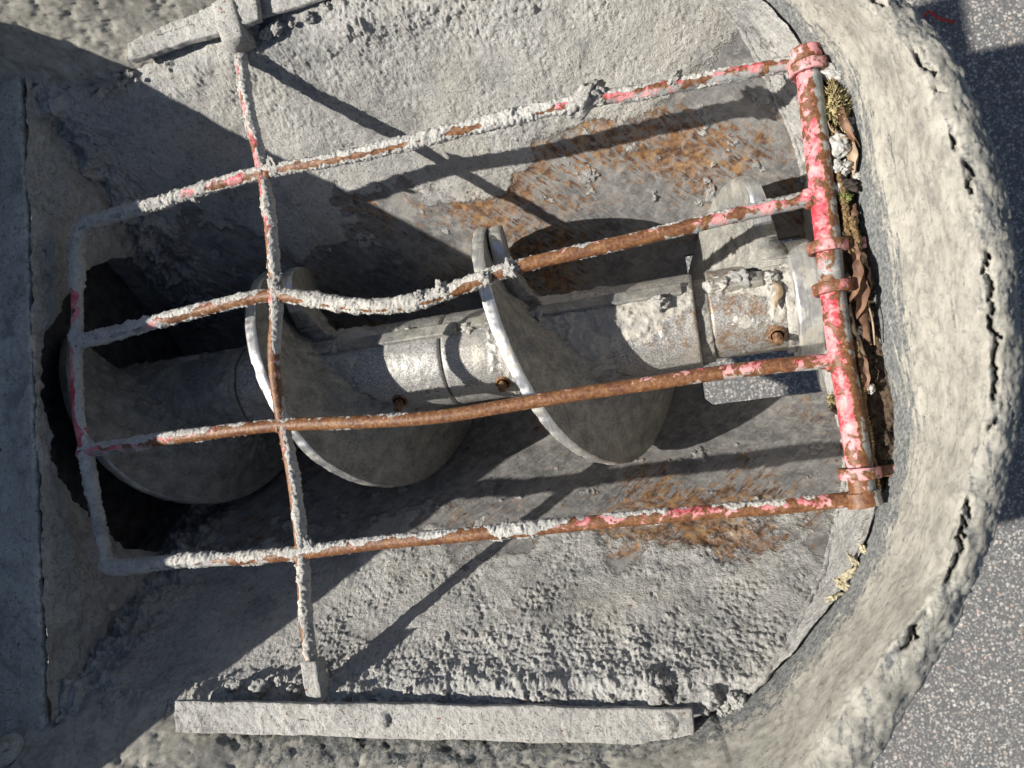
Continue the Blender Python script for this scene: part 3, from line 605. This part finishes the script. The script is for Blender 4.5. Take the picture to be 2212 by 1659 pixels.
# hinge rings round the pipe, each with its tab going under the collar
def ring(px, py, ang, name="hinge_ring"):
    c = at(px, py, 0); d = at(1862, 1050, 0) - at(1748, 170, 0); d /= np.linalg.norm(d); 
    side = np.cross([0, 0, 1], d); up = np.array([0, 0, 1.]); th = np.linspace(-math.pi * .62, math.pi * 1.5, 70)
    if side[0] < 0: side = -side
    w_ = .0065; ri, ro = .0162, .0222; prof = [(-w_, ri), (-w_, ro - .001), (-w_ + .001, ro), (w_ - .001, ro), (w_, ro - .001), (w_, ri)]
    th = np.linspace(math.radians(-20), math.radians(250), 80)
    V = np.array([[c + d * a + (side * math.cos(t) + up * math.sin(t)) * r for a, r in prof] for t in th])
    V = V + .0005 * fbm(V, 90, 3, seed=int(px))[..., None]
    nv = V.shape[0] * V.shape[1]
    p0 = (V.reshape(-1, 3), grid_faces(len(th), 6, wrap=True))
    o = mesh_obj(name, p0[0], p0[1], M['bar'], attrs={"crust": np.full(nv, .0), "paint": np.full(nv, .46), "grey": np.full(nv, .5)}, extra=[list(range(6))[::-1], list(range(nv - 6, nv))])
    part(o, hopper)
    cc = c + side * .029 - up * .004
    V, F = box(cc, .024, .0128, .005, rz=math.atan2(side[1], side[0]), bev=.001, sub=.003)
    t_ = mesh_obj("hinge_tab", V, F, M['bar'], attrs={k: np.full(len(V), v) for k, v in (("crust", 0.), ("paint", .45), ("grey", .5))}); part(t_, hopper)
for px, py in ((1747, 150), (1788, 534), (1800, 623), (1857, 1022)): ring(px, py, 0)
# pipe collars at both ends
o = bar("pipe_end_sleeve", [(1739, 108), (1743, 135)], .0178, [(0, 0, 0, .55, .4), (1, 0, 0, .5, .4)], seed=371, seg=40)
o = bar("pipe_end_sleeve", [(1860, 1062), (1868, 1094)], .0180, [(0, .1, 0, .2, .5), (1, .1, 0, .15, .3)], seed=373, seg=40)
# big stuck lump of cement with stone on the top bar, and small ones on the second bar
lumps = [(1262, 214, .003, .017, (1.5, .8, .7)), (1295, 205, .003, .012, (1, .9, .8)), (1455, 172, .006, .007, (1.6, .8, .6)), (1050, 598, .008, .009, (1, .8, .7)), (1105, 580, .007, .010, (1.1, .9, .7)), (905, 640, .008, .007, (1, 1, .7)), (952, 622, .010, .008, (1.1, .8, .7)), (590, 356, .004, .009, (1.3, .7, .7)), (595, 612, .003, .010, (1, 1.2, .6)), (420, 424, -.002, .007, (1.6, .8, .7)), (668, 1178, .004, .008, (1.4, .8, .6))]
for i, (px, py, z, r, sq) in enumerate(lumps): part(blob(at(px, py, z), r, 430 + i, "cement_lump", M['cem'], sq=sq, rgh=.55, sub=18), grate)

# ------------------------------------------------------------------ auger
auger = empty("mixing_auger", (-.4, AX_Y, AX_Z)); bpy.context.view_layer.update()
tag(auger, "steel screw auger with cement filmed flights and bright worn rims, lying in the trough", "auger")
def cylpt(x, r, phi): return np.stack([x + 0 * r, AX_Y + r * np.cos(phi), AX_Z + r * np.sin(phi)], -1)
def hubseg(x0, x1, r, mat, seed, name="hub", rust=None, cem=None, bumpy=.0006, dy=0.0):
    nx = max(6, int((x1 - x0) / .0018)); xs = np.linspace(x0, x1, nx); th = np.linspace(0, 2 * np.pi, 241)[:-1]; X, T = np.meshgrid(xs, th, indexing='ij')
    e = np.minimum(X - x0, x1 - X); R = r - .002 * np.exp(-e / .0012)
    P = cylpt(X, R, T); c = (cem(X, T) if cem else 0 * X) + .0 ; nz = fbm(P, 40, 4, .6, seed=seed)
    c = np.clip(c + .0, 0, 1.2); R = R + bumpy * fbm(P, 60, 3, seed=seed + 1) + sst(.35, .8, c + .5 * nz) * (.0022 + .0035 * np.maximum(fbm(P, 70, 4, .65, seed=seed + 2), -.2))
    P = cylpt(X, R, T) + np.array([0, dy, 0]); rs = (rust(X, T) if rust else 0 * X)
    o = mesh_obj(name, P, grid_faces(nx, 240, wrap=True)[:, ::-1], M[mat], attrs={"caked": c, "rust": rs}, extra=[list(range(240)), list(range((nx - 1) * 240, nx * 240))[::-1]])
    return part(o, auger)
gs = lambda X, T, x, t, sx, st: np.exp(-((X - x) / sx) ** 2 - (np.angle(np.exp(1j * (T - math.radians(t)))) / math.radians(st)) ** 2)
hubseg(-1.026, -.752, .073, 'aug', 501, cem=lambda X, T: .45 * (np.sin(T) < .6) + .7 * gs(X, T, -.77, 95, .02, 20))
hubseg(-.748, -.392, .073, 'hub', 505, cem=lambda X, T: .46 * sst(-.50, -.56, X) + .62 * gs(X, T, -.58, 70, .06, 60) + .6 * gs(X, T, -.49, 50, .08, 22), rust=lambda X, T: .1 + 0 * X)
hubseg(-.3885, -.006, .073, 'hub', 509, cem=lambda X, T: .46 * sst(-.27, -.22, X) * sst(-.09, -.14, X) + .5 * sst(-.33, -.29, X) * sst(-.20, -.24, X) + .55 * gs(X, T, -.28, 60, .03, 40) + .95 * gs(X, T, -.05, 68, .09, 20) + .75 * gs(X, T, -.08, 95, .03, 25) + .5 * gs(X, T, -.19, 90, .05, 60), rust=lambda X, T: .28 + .25 * gs(X, T, -.03, 95, .08, 60))
hubseg(-.007, .014, .062, 'aug', 513, name="shaft", cem=lambda X, T: .4 + 0 * X)
hubseg(.0135, .118, .0655, 'hub', 515, cem=lambda X, T: 1.0 * gs(X, T, .06, 58, .06, 24) + .7 * gs(X, T, .10, 90, .018, 60) + .85 * gs(X, T, .055, 112, .018, 12), rust=lambda X, T: .62 + 0 * X, dy=.007)
hubseg(.114, .128, .070, 'aug', 518, name="shaft_collar", cem=lambda X, T: .6 + .0 * X, dy=.009)
hubseg(.126, .160, .086, 'pol', 521, name="bright_ring", bumpy=.0004, dy=.010)
hubseg(.155, .186, .045, 'aug', 523, name="shaft", dy=.01)
# raised clamp flanges along the hub (upper side)
for x0, x1, ph in ((-.70, -.36, 60), (-.345, -.02, 56), (.018, .09, 58)):
    p = math.radians(ph); ax = np.array([[1, 0, 0], [0, -math.sin(p), math.cos(p)], [0, math.cos(p), math.sin(p)]]).T
    V, F = box((0, 0, 0), x1 - x0, .020, .012, bev=.0015, sub=.0025); V = V @ ax.T + cylpt((x0 + x1) / 2, np.float64(.074), p)
    V = V + .0006 * fbm(V, 60, 3, seed=9)[:, None]
    part(mesh_obj("clamp_flange", V, F, M['aug'], attrs={"caked": .35 + 0 * V[:, 0], "rust": .3 + 0 * V[:, 0]}), auger)
# flights
PHI = np.array([17, 54, 69, 86, 97, 115, 134, 150, 178, 230, 290, 330, 352, 377, 402.])
XRL = np.array([0, .016, .027, .040, .050, .069, .090, .114, .158, .220, .285, .335, .362, .386, .398])
def flight(xs0, seed, p0=17, p1=404, R0=.195):
    ph = np.arange(p0, p1 + .1, 1.0); nr = 60; rr = np.linspace(0, 1, nr)
    PH, RR = np.meshgrid(ph, rr, indexing='ij')
    # rounded ends: outer radius eases down at both tips
    e = np.minimum(PH - p0, 0 * PH + 99) * math.pi / 180 * R0; e2 = (p1 - PH) * math.pi / 180 * R0
    ro = R0 - .0 ; rc = .016; rc2 = .05
    ro = ro - (rc - np.sqrt(np.maximum(rc ** 2 - np.maximum(rc - e, 0) ** 2, 0))) * .6 - (rc2 - np.sqrt(np.maximum(rc2 ** 2 - np.maximum(rc2 - e2, 0) ** 2, 0)))
    ri = .060; R = ri + (ro - ri) * RR
    xl = xs0 + np.interp(PH, PHI, XRL); k = (R - ri) / (R0 - ri)
    xl = xl + .030 * np.exp(-k * 4.5) * sst(60, 120, PH) * 0 + .020 * (1 - k) * sst(50, 110, PH) * sst(230, 150, PH)
    th_ = .0175 + .010 * (1 - k) + .046 * np.exp(-k * 4.5)
    thl = .020 * np.exp(-k * 8)
    P_ = cylpt(xl, R, np.radians(PH)); nz = fbm(P_, 14, 4, seed=seed); nf = fbm(P_, 60, 3, seed=seed + 1)
    flu = .0010 * nz + .0004 * nf
    bl = np.maximum(fbm(P_, 38, 5, .65, seed=seed + 4), -.15) * .022 * np.exp(-k * 4)
    left = cylpt(xl - thl - flu - bl * .7, R, np.radians(PH)); right = cylpt(xl + th_ + flu + bl, R, np.radians(PH))
    # rim: chamfered worn edge
    nph = len(ph); nick = .0016 * np.minimum(fbm(np.stack([ph * .05, 0 * ph, 0 * ph + seed], -1), 3.0, 5, .75, seed=seed), .25); rim = np.stack([cylpt(xl[:, -1] + th_[:, -1] * f, ro[:, -1] + b_ + nick, np.radians(ph)) for f, b_ in ((0, 0), (.08, .0012), (.3, .0018), (.7, .0018), (.92, .0012), (1, 0))], 1)
    caked = np.exp(-k * 4.5) * .66 + .12 * (nz > .5)  # cement cover, thickest at the flight root
    A = lambda o_: part(o_, auger)
    V1, F1 = left.reshape(-1, 3), grid_faces(nph, nr)
    V2, F2 = right.reshape(-1, 3), grid_faces(nph, nr)[:, ::-1]
    V, F = join([(V1, F1), (V2, F2)]); n1 = len(V1)
    caps = []
    for c in (0, nph - 1):
        l = [c * nr + j for j in range(nr)]; r_ = [n1 + c * nr + j for j in range(nr)]
        for j in range(nr - 1):
            q = [l[j], r_[j], r_[j + 1], l[j + 1]]; caps.append(q if c == 0 else q[::-1])
    F = np.concatenate([F, np.array(caps)])
    o = A(mesh_obj("flight", V, F, M['aug'], attrs={"caked": np.r_[caked.ravel(), caked.ravel()], "rust": np.full(len(V), .12)}))
    r_o = mesh_obj("worn_rim", rim, grid_faces(nph, 6), M['pol'], extra=[list(range(6))[::-1], list(range((nph - 1) * 6, nph * 6))])
    r_o.parent = o
    return o
flight(-1.022, 531, p0=52, R0=.188); flight(-.677, 541, R0=.193); flight(-.313, 551)
# bolts through the hub clamps
def bolt(px, r_hub, phi, x, L=.02, r=.006, tilt=(0, 0, 0)):
    p = math.radians(phi); n = np.array([0, math.cos(p), math.sin(p)]) + np.array(tilt); n /= np.linalg.norm(n); c = cylpt(x, np.float64(r_hub), p)
    P = np.array([c - n * .004 + n * L * t for t in np.linspace(0, 1, 30)]); rad = r * (1 + .12 * np.sin(np.linspace(0, 40, 30))); rad[-1] *= .8
    V, N, Ls, th = tube(P, rad, 20); V = V + N * (.0008 * fbm(V, 120, 3, seed=int(px)))[..., None]
    o = part(mesh_obj("bolt", V, grid_faces(30, 20, wrap=True)[:, ::-1], M['bolt'], extra=[list(range(20)), list(range(29 * 20, 30 * 20))[::-1]]), auger)
    P2 = np.array([c - n * .003, c + n * .004, c + n * .0045]); V, F, ex = tube_mesh(P2, np.array([.0125, .0122, .009]), 24)
    w_ = mesh_obj("bolt_washer", V, F, M['bolt'], extra=ex); w_.parent = o
    return o
bolt(1, .071, 143, -.475, .026, tilt=(0, -.2, .3)); bolt(2, .071, 137, -.302, .022, tilt=(0, -.1, .2)); bolt(3, .064, 128, .098, .026, tilt=(0, -.2, .3))
# bent splinter of steel and lumps on the hub
part(blob(cylpt(-.052, np.float64(.081), math.radians(72)), .011, 601, "cement_lump", M['cem'], sq=(1, .9, .8), rgh=.6), auger)
part(blob(cylpt(.062, np.float64(.077), math.radians(55)), .012, 603, "cement_lump", M['cem'], sq=(1.2, .9, .8), rgh=.6), auger)
part(blob(cylpt(.098, np.float64(.075), math.radians(60)), .009, 605, "cement_lump", M['cem'], sq=(1, 1, .8), rgh=.6), auger)
for i, (x, ph, r) in enumerate([(-.55, 58, .009), (-.57, 62, .011), (-.245, 60, .010), (-.23, 62, .011), (-.345, 62, .010), (-.44, 52, .006), (.02, 58, .009), (.035, 60, .011)]):
    part(blob(cylpt(x, np.float64(.073), math.radians(ph)), r, 620 + i, "cement_lump", M['aug'], sq=(1.3, .9, .8), rgh=.5), auger)
    o = bpy.context.scene.collection.objects[-1]; nv = len(o.data.vertices)
    for k, v in (("caked", .8), ("rust", 0)): o.data.attributes.new(k, 'FLOAT', 'POINT').data.foreach_set("value", np.full(nv, v, np.float32))
# raised casting letters on the hub halves
def letters(txt, x, phi, size, flip):
    cu = bpy.data.curves.new("casting_letters", 'FONT'); cu.body = txt; cu.size = size; cu.extrude = .0006; cu.align_x = 'CENTER'; cu.align_y = 'CENTER'
    tmp = bpy.data.objects.new("tmp", cu); scene.collection.objects.link(tmp); dg = bpy.context.evaluated_depsgraph_get()
    me = bpy.data.meshes.new_from_object(tmp.evaluated_get(dg)); bpy.data.objects.remove(tmp)
    p = math.radians(phi); f = -1 if flip else 1
    ex = np.array([f, 0, 0.]); n = np.array([0, math.cos(p), math.sin(p)]); ey = np.cross(n, ex)
    c = cylpt(x, np.float64(.0735), p)
    for v in me.vertices: v.co = Vector(c + ex * v.co.x + ey * v.co.y + n * v.co.z)
    for k, vv in (("caked", .2), ("rust", 0)): me.attributes.new(k, 'FLOAT', 'POINT').data.foreach_set("value", np.full(len(me.vertices), vv, np.float32))
    me.materials.clear(); me.materials.append(M['hub']); o = bpy.data.objects.new("casting_letters", me); scene.collection.objects.link(o); part(o, auger)
letters("URBCENS", -.435, 134, .015, False); letters("IBER", -.350, 131, .016, True)

# ------------------------------------------------------------------ ground
V = np.array([[-60, -60, -1.42], [60, -60, -1.42], [60, 60, -1.42], [-60, 60, -1.42]])
g = mesh_obj("ground", V, np.array([[0, 1, 2, 3]]), M['asp']); g["kind"] = "structure"

# ------------------------------------------------------------------ litter caught behind the hinge pipe
LIT = "litter lying behind the hinge pipe"
def setorigin(o, c):
    c = Vector(c); o.data.transform(Matrix.Translation(-c)); o.location = c; return o
def leaf(pts, wid, mat, label, curl=.5, seed=0, z=0.0):
    P = spline([at(p[0], p[1], p[2]) for p in pts], .0015); n = len(P); t = np.linspace(0, 1, n); T = np.gradient(P, axis=0); T /= np.linalg.norm(T, axis=1)[:, None]
    S = np.cross([0, 0, 1], T); S /= np.linalg.norm(S, axis=1)[:, None]; U = np.cross(T, S)
    a = np.sin(np.pi * t ** .85) ** .8 * wid / 2; vs = np.linspace(-1, 1, 13); tw = seed * .7 + t * 1.2 * math.sin(seed)
    V = []
    for s_, off in ((1, .0005), (-1, -.0005)):
        ang = tw[:, None] * .4; lat = vs[None] * a[:, None]; up = curl * a[:, None] * (vs[None] ** 2) + off + .0016 * np.sin(t[:, None] * 17 + seed) * np.abs(vs[None])
        V.append(P[:, None] + S[:, None] * (lat * np.cos(ang) - up * np.sin(ang))[..., None] + U[:, None] * (lat * np.sin(ang) + up * np.cos(ang))[..., None])
    F1 = grid_faces(n, 13)[:, ::-1]; F2 = grid_faces(n, 13) + n * 13
    Vv = rough(np.concatenate([V[0].reshape(-1, 3), V[1].reshape(-1, 3)]), .0004, 60, 2, seed)
    o = mesh_obj("dry_leaf", Vv, np.concatenate([F1, F2]), M[mat]); setorigin(o, P[n // 2])
    return tag(o, label, "leaf", LIT)
leaf([(1806, 205, .008), (1818, 245, .010), (1836, 285, .010), (1858, 318, .012)], .009, 'leaf', "longest brown leaf, tip pointing at the collar, near the top ring", .6, 1)
leaf([(1832, 292, .0), (1843, 315, .004), (1850, 350, .003), (1842, 382, 0)], .015, 'leafg', "tan curled leaf beside the round grey pebble", .9, 2)
leaf([(1806, 258, -.004), (1812, 290, -.002), (1817, 318, -.004)], .007, 'leaf', "narrow reddish leaf sliver above the grey pebble", .5, 3)
leaf([(1856, 545, .004), (1862, 575, .010), (1858, 615, .008), (1838, 655, .004)], .015, 'leaf', "dark folded leaf running between the two middle rings", .8, 4)
leaf([(1872, 560, .002), (1880, 600, .006), (1878, 640, .002)], .013, 'leaf', "reddish leaf standing against the collar near the middle rings", .9, 5)
leaf([(1836, 655, .004), (1846, 700, .002), (1860, 740, .004), (1872, 775, .002)], .010, 'leafg', "tan creased leaf strip below the lower middle ring", .7, 6)
leaf([(1872, 655, .000), (1876, 700, .008), (1880, 745, .004)], .012, 'leaf', "upright brown leaf leaning on the collar below the middle rings", .9, 7)
leaf([(1857, 820, .0), (1860, 870, .004), (1866, 930, .002), (1878, 990, .0)], .008, 'leafg', "long thin leaf strip beside the lower pipe", .6, 8)
leaf([(1800, 178, -.004), (1795, 200, 0), (1797, 222, -.004)], .009, 'leafg', "small grey curled leaf touching the pipe under the top ring", 1.1, 9)
leaf([(1846, 440, 0), (1850, 460, .004), (1853, 490, .002)], .009, 'leaf', "short brown leaf left of the dark hollow in the litter", .8, 10)
leaf([(1830, 590, -.004), (1838, 604, .003), (1843, 622, -.002)], .014, 'leafg', "crumpled grey leaf between the two middle rings", 1.2, 11)
def catkin(pts, r, label, seed):
    P = spline([at(*p) for p in pts], .0008); V, N, L, th = tube(P, r, 18)
    V = V + N * (r * .55 * np.maximum(fbm(V, 420, 2, seed=seed), -.5) + r * .15 * np.sin(L * 2600)[:, None])[..., None]; V = V + (.0012 * fbm(P, 60, 2, seed=seed + 1))[:, None, None]
    n = len(P); o = mesh_obj("catkin", V, grid_faces(n, 18, wrap=True)[:, ::-1], M['catkin'], extra=[list(range(18)), list(range((n - 1) * 18, n * 18))[::-1]]); setorigin(o, P[n // 2])
    return tag(o, label, "catkin", LIT)
catkin([(1822, 150, .004), (1800, 175, .002), (1790, 205, 0), (1786, 235, 0), (1795, 262, 0)], .0032, "brown knobbly catkin looping from the top ring", 701)
catkin([(1793, 270, 0), (1798, 320, .001), (1803, 360, 0), (1815, 392, .002), (1824, 420, .002)], .0034, "brown knobbly catkin passing left of the grey pebble", 705)
catkin([(1822, 425, .002), (1828, 470, .001), (1832, 510, .002), (1845, 545, .003)], .0038, "brown knobbly catkin below the green sprout", 709)
catkin([(1838, 470, .004), (1848, 505, .004), (1856, 545, .002)], .0036, "short thick catkin ending at the upper middle ring", 713)
catkin([(1850, 735, 0), (1858, 800, 0), (1866, 870, .0), (1876, 930, .0), (1886, 1000, 0)], .0034, "longest catkin, lying against the collar beside the lower pipe", 717)
catkin([(1888, 1000, 0), (1893, 1045, 0), (1898, 1078, 0)], .0038, "catkin wedged beside the lowest ring", 721)
def pebble(px, py, z, r, mat, label, seed, sq=(1, 1, .8), cat="pebble", nm="pebble", rgh=.3, grp=LIT):
    c = at(px, py, z); o = blob(c, r, seed, nm, M[mat], sq=sq, rgh=rgh, sub=22); setorigin(o, c); return tag(o, label, cat, grp)
pebble(1812, 316, .0, .0125, 'stone', "round grey pebble, largest in the litter", 731, (1, 1.25, .8))
pebble(1816, 362, .0, .0095, 'stone', "pale jagged pebble below the round grey one", 733, (1, 1, .8), rgh=.5)
pebble(1808, 405, -.002, .007, 'stone', "small pale pebble beside the catkin", 735, rgh=.4)
pebble(1800, 398, -.003, .006, 'dark', "small black pebble touching the hinge pipe", 737)
pebble(1838, 402, .0, .009, 'dark', "black shard of stone against the collar", 739, (.7, 1.3, .8), rgh=.5)
pebble(1788, 128, .004, .010, 'dark', "black lump at the top end of the pipe", 741, (1.5, .7, .6), rgh=.4)
pebble(1862, 720, 0, .008, 'dark', "dark pebble among the leaf strips below the middle rings", 743, rgh=.5)
pebble(1800, 157, .004, .011, 'stone', "pale chip of cement beside the top ring", 745, (1.5, .7, .6), rgh=.5)
pebble(1858, 640, .0, .006, 'stone', "white chip between the folded leaves", 747, rgh=.4)
for i, (px, py, r, mt_, lab) in enumerate([(1822, 510, .006, 'dark', "black grit crumb left of the short thick catkin"), (1852, 380, .004, 'stone', "tiny white chip touching the collar by the black shard"), (1868, 610, .007, 'dark', "black crumb beneath the reddish standing leaf"), (1880, 840, .005, 'stone', "small grey chip by the longest catkin"), (1842, 262, .0045, 'stone', "small white chip at the edge of the yellow moss")]):
    pebble(px, py, .0, r, mt_, lab, 780 + i, rgh=.5)
leaf([(1866, 600, .010), (1858, 650, .014), (1850, 690, .010)], .012, 'leaf', "dark twisted leaf crossing the lower middle ring tab", 1.0, 21)
leaf([(1858, 760, .0), (1866, 800, .006), (1874, 850, .002)], .009, 'leaf', "dark narrow leaf between the long catkin and the collar", .8, 22)
leaf([(1838, 520, .0), (1846, 548, .006), (1850, 580, .002)], .010, 'leaf', "dark brown leaf tip under the upper middle ring", .8, 23)
def twig(pts, r, label, seed):
    P = spline([at(*p) for p in pts], .002); V, F, ex = tube_mesh(P, r, 8); o = mesh_obj("twig", V, F, M['leafg'], extra=ex); setorigin(o, P[len(P) // 2]); return tag(o, label, "twig", LIT)
twig([(1788, 262, .006), (1796, 280, .010), (1812, 290, .008)], .0008, "thin curved stalk over the narrow leaf sliver", 1)
twig([(1800, 300, .004), (1820, 296, .012), (1842, 300, .006)], .0009, "thin pale stalk lying across the litter above the pebble", 2)
twig([(1870, 640, .010), (1884, 690, .014), (1890, 745, .006)], .0010, "thin dark stalk leaning on the collar beside the upright leaf", 3)
# tufts : moss
def tuft(px, py, z, r, mat, label, seed, n=170, nm="moss_tuft", cat="moss", sy=1.0, grp=None):
    c = at(px, py, z); rs = np.random.RandomState(seed); Vs = []; Fs = []; k = 0
    for i in range(n):
        u = rs.normal(size=3); u /= np.linalg.norm(u); u[2] = abs(u[2]); b0 = c + u * [r * .75 * rs.rand(), r * sy * .9 * rs.rand(), r * .4]; L = r * rs.uniform(.25, .5)
        d = u * L + rs.normal(size=3) * L * .25; s = np.cross(d, [0, 0, 1]); s /= max(np.linalg.norm(s), 1e-9); s *= L * .16; q = np.cross(s, d); q = q / max(np.linalg.norm(q), 1e-9) * L * .12
        Vs += [b0 + s, b0 - s * .5 + q, b0 - s * .5 - q, b0 + d]; Fs += [[k, k + 1, k + 3], [k + 1, k + 2, k + 3], [k + 2, k, k + 3], [k, k + 2, k + 1]]; k += 4
    core = blob(c, r * .55, seed, nm, M[mat], sq=(1, sy, .5), rgh=.4)
    me = core.data; nv = len(me.vertices)
    o2 = mesh_obj("tmp", np.array(Vs), np.array(Fs), M[mat], smooth=False)
    import bmesh
    bm = bmesh.new(); bm.from_mesh(me); bm.from_mesh(o2.data); bm.to_mesh(me); bm.free(); bpy.data.objects.remove(o2)
    setorigin(core, c); return tag(core, label, cat, grp)
tuft(1805, 228, .000, .021, 'moss', "yellow straw coloured moss tuft between the pipe and collar near the top ring", 751, 420, sy=1.7)
tuft(1825, 425, .001, .011, 'green', "green sprout among the catkins behind the pipe", 753, 40, nm="sprout", cat="sprout")
tuft(1798, 862, -.05, .010, 'moss', "brown and green moss clump on the wall beneath the lower pipe", 755, 160)
tuft(1806, 882, -.05, .011, 'soil', "dark root clump beside the green moss beneath the lower pipe", 757, 160, nm="root_clump", cat="roots")
tuft(1832, 300, -.004, .012, 'soil', "dark brown crumbled husk above the tan curled leaf", 759, 120, nm="seed_husk", cat="husk")
tuft(1872, 668, -.002, .009, 'soil', "dark seed cluster wedged by the upright leaf", 761, 120, nm="seed_cluster", cat="seeds")
# dead leaf caught on the hub near the bright ring
leafP = [(1668, 605, -.178), (1680, 627, -.172), (1672, 650, -.172), (1676, 672, -.175)]
o = leaf(leafP, .010, 'leafg', "withered leaf stuck on the auger hub beside the bright ring", 1.0, 13); o["group"] = "leaves caught on the auger"; del o["group"]
# yellow seeping foam along the collar joint
for i, (px, py, r) in enumerate([(1742, 40, .006), (1752, 58, .008), (1764, 75, .007), (1722, 18, .005), (1776, 92, .007), (1835, 1240, .007), (1822, 1262, .006), (1846, 1215, .006), (1800, 1290, .005), (1868, 1190, .005)]):
    part(blob(at(px, py, .0), r * .75, 770 + i, "sealant_bead", M['seal'], sq=(.7, 1.9, .5), rgh=1.0, sub=22))
# red twine on the ground
P = spline([at(1990, 45, -1.415), at(2006, 25, -1.405), at(2030, 40, -1.41), (at(2062, 48, -1.414))], .004); V, F, ex = tube_mesh(P, .0035, 10)
o = mesh_obj("red_twine", V, F, M['redpl'], extra=ex); setorigin(o, P[len(P) // 2]); tag(o, "bent piece of red twine on the asphalt beyond the collar", "twine")
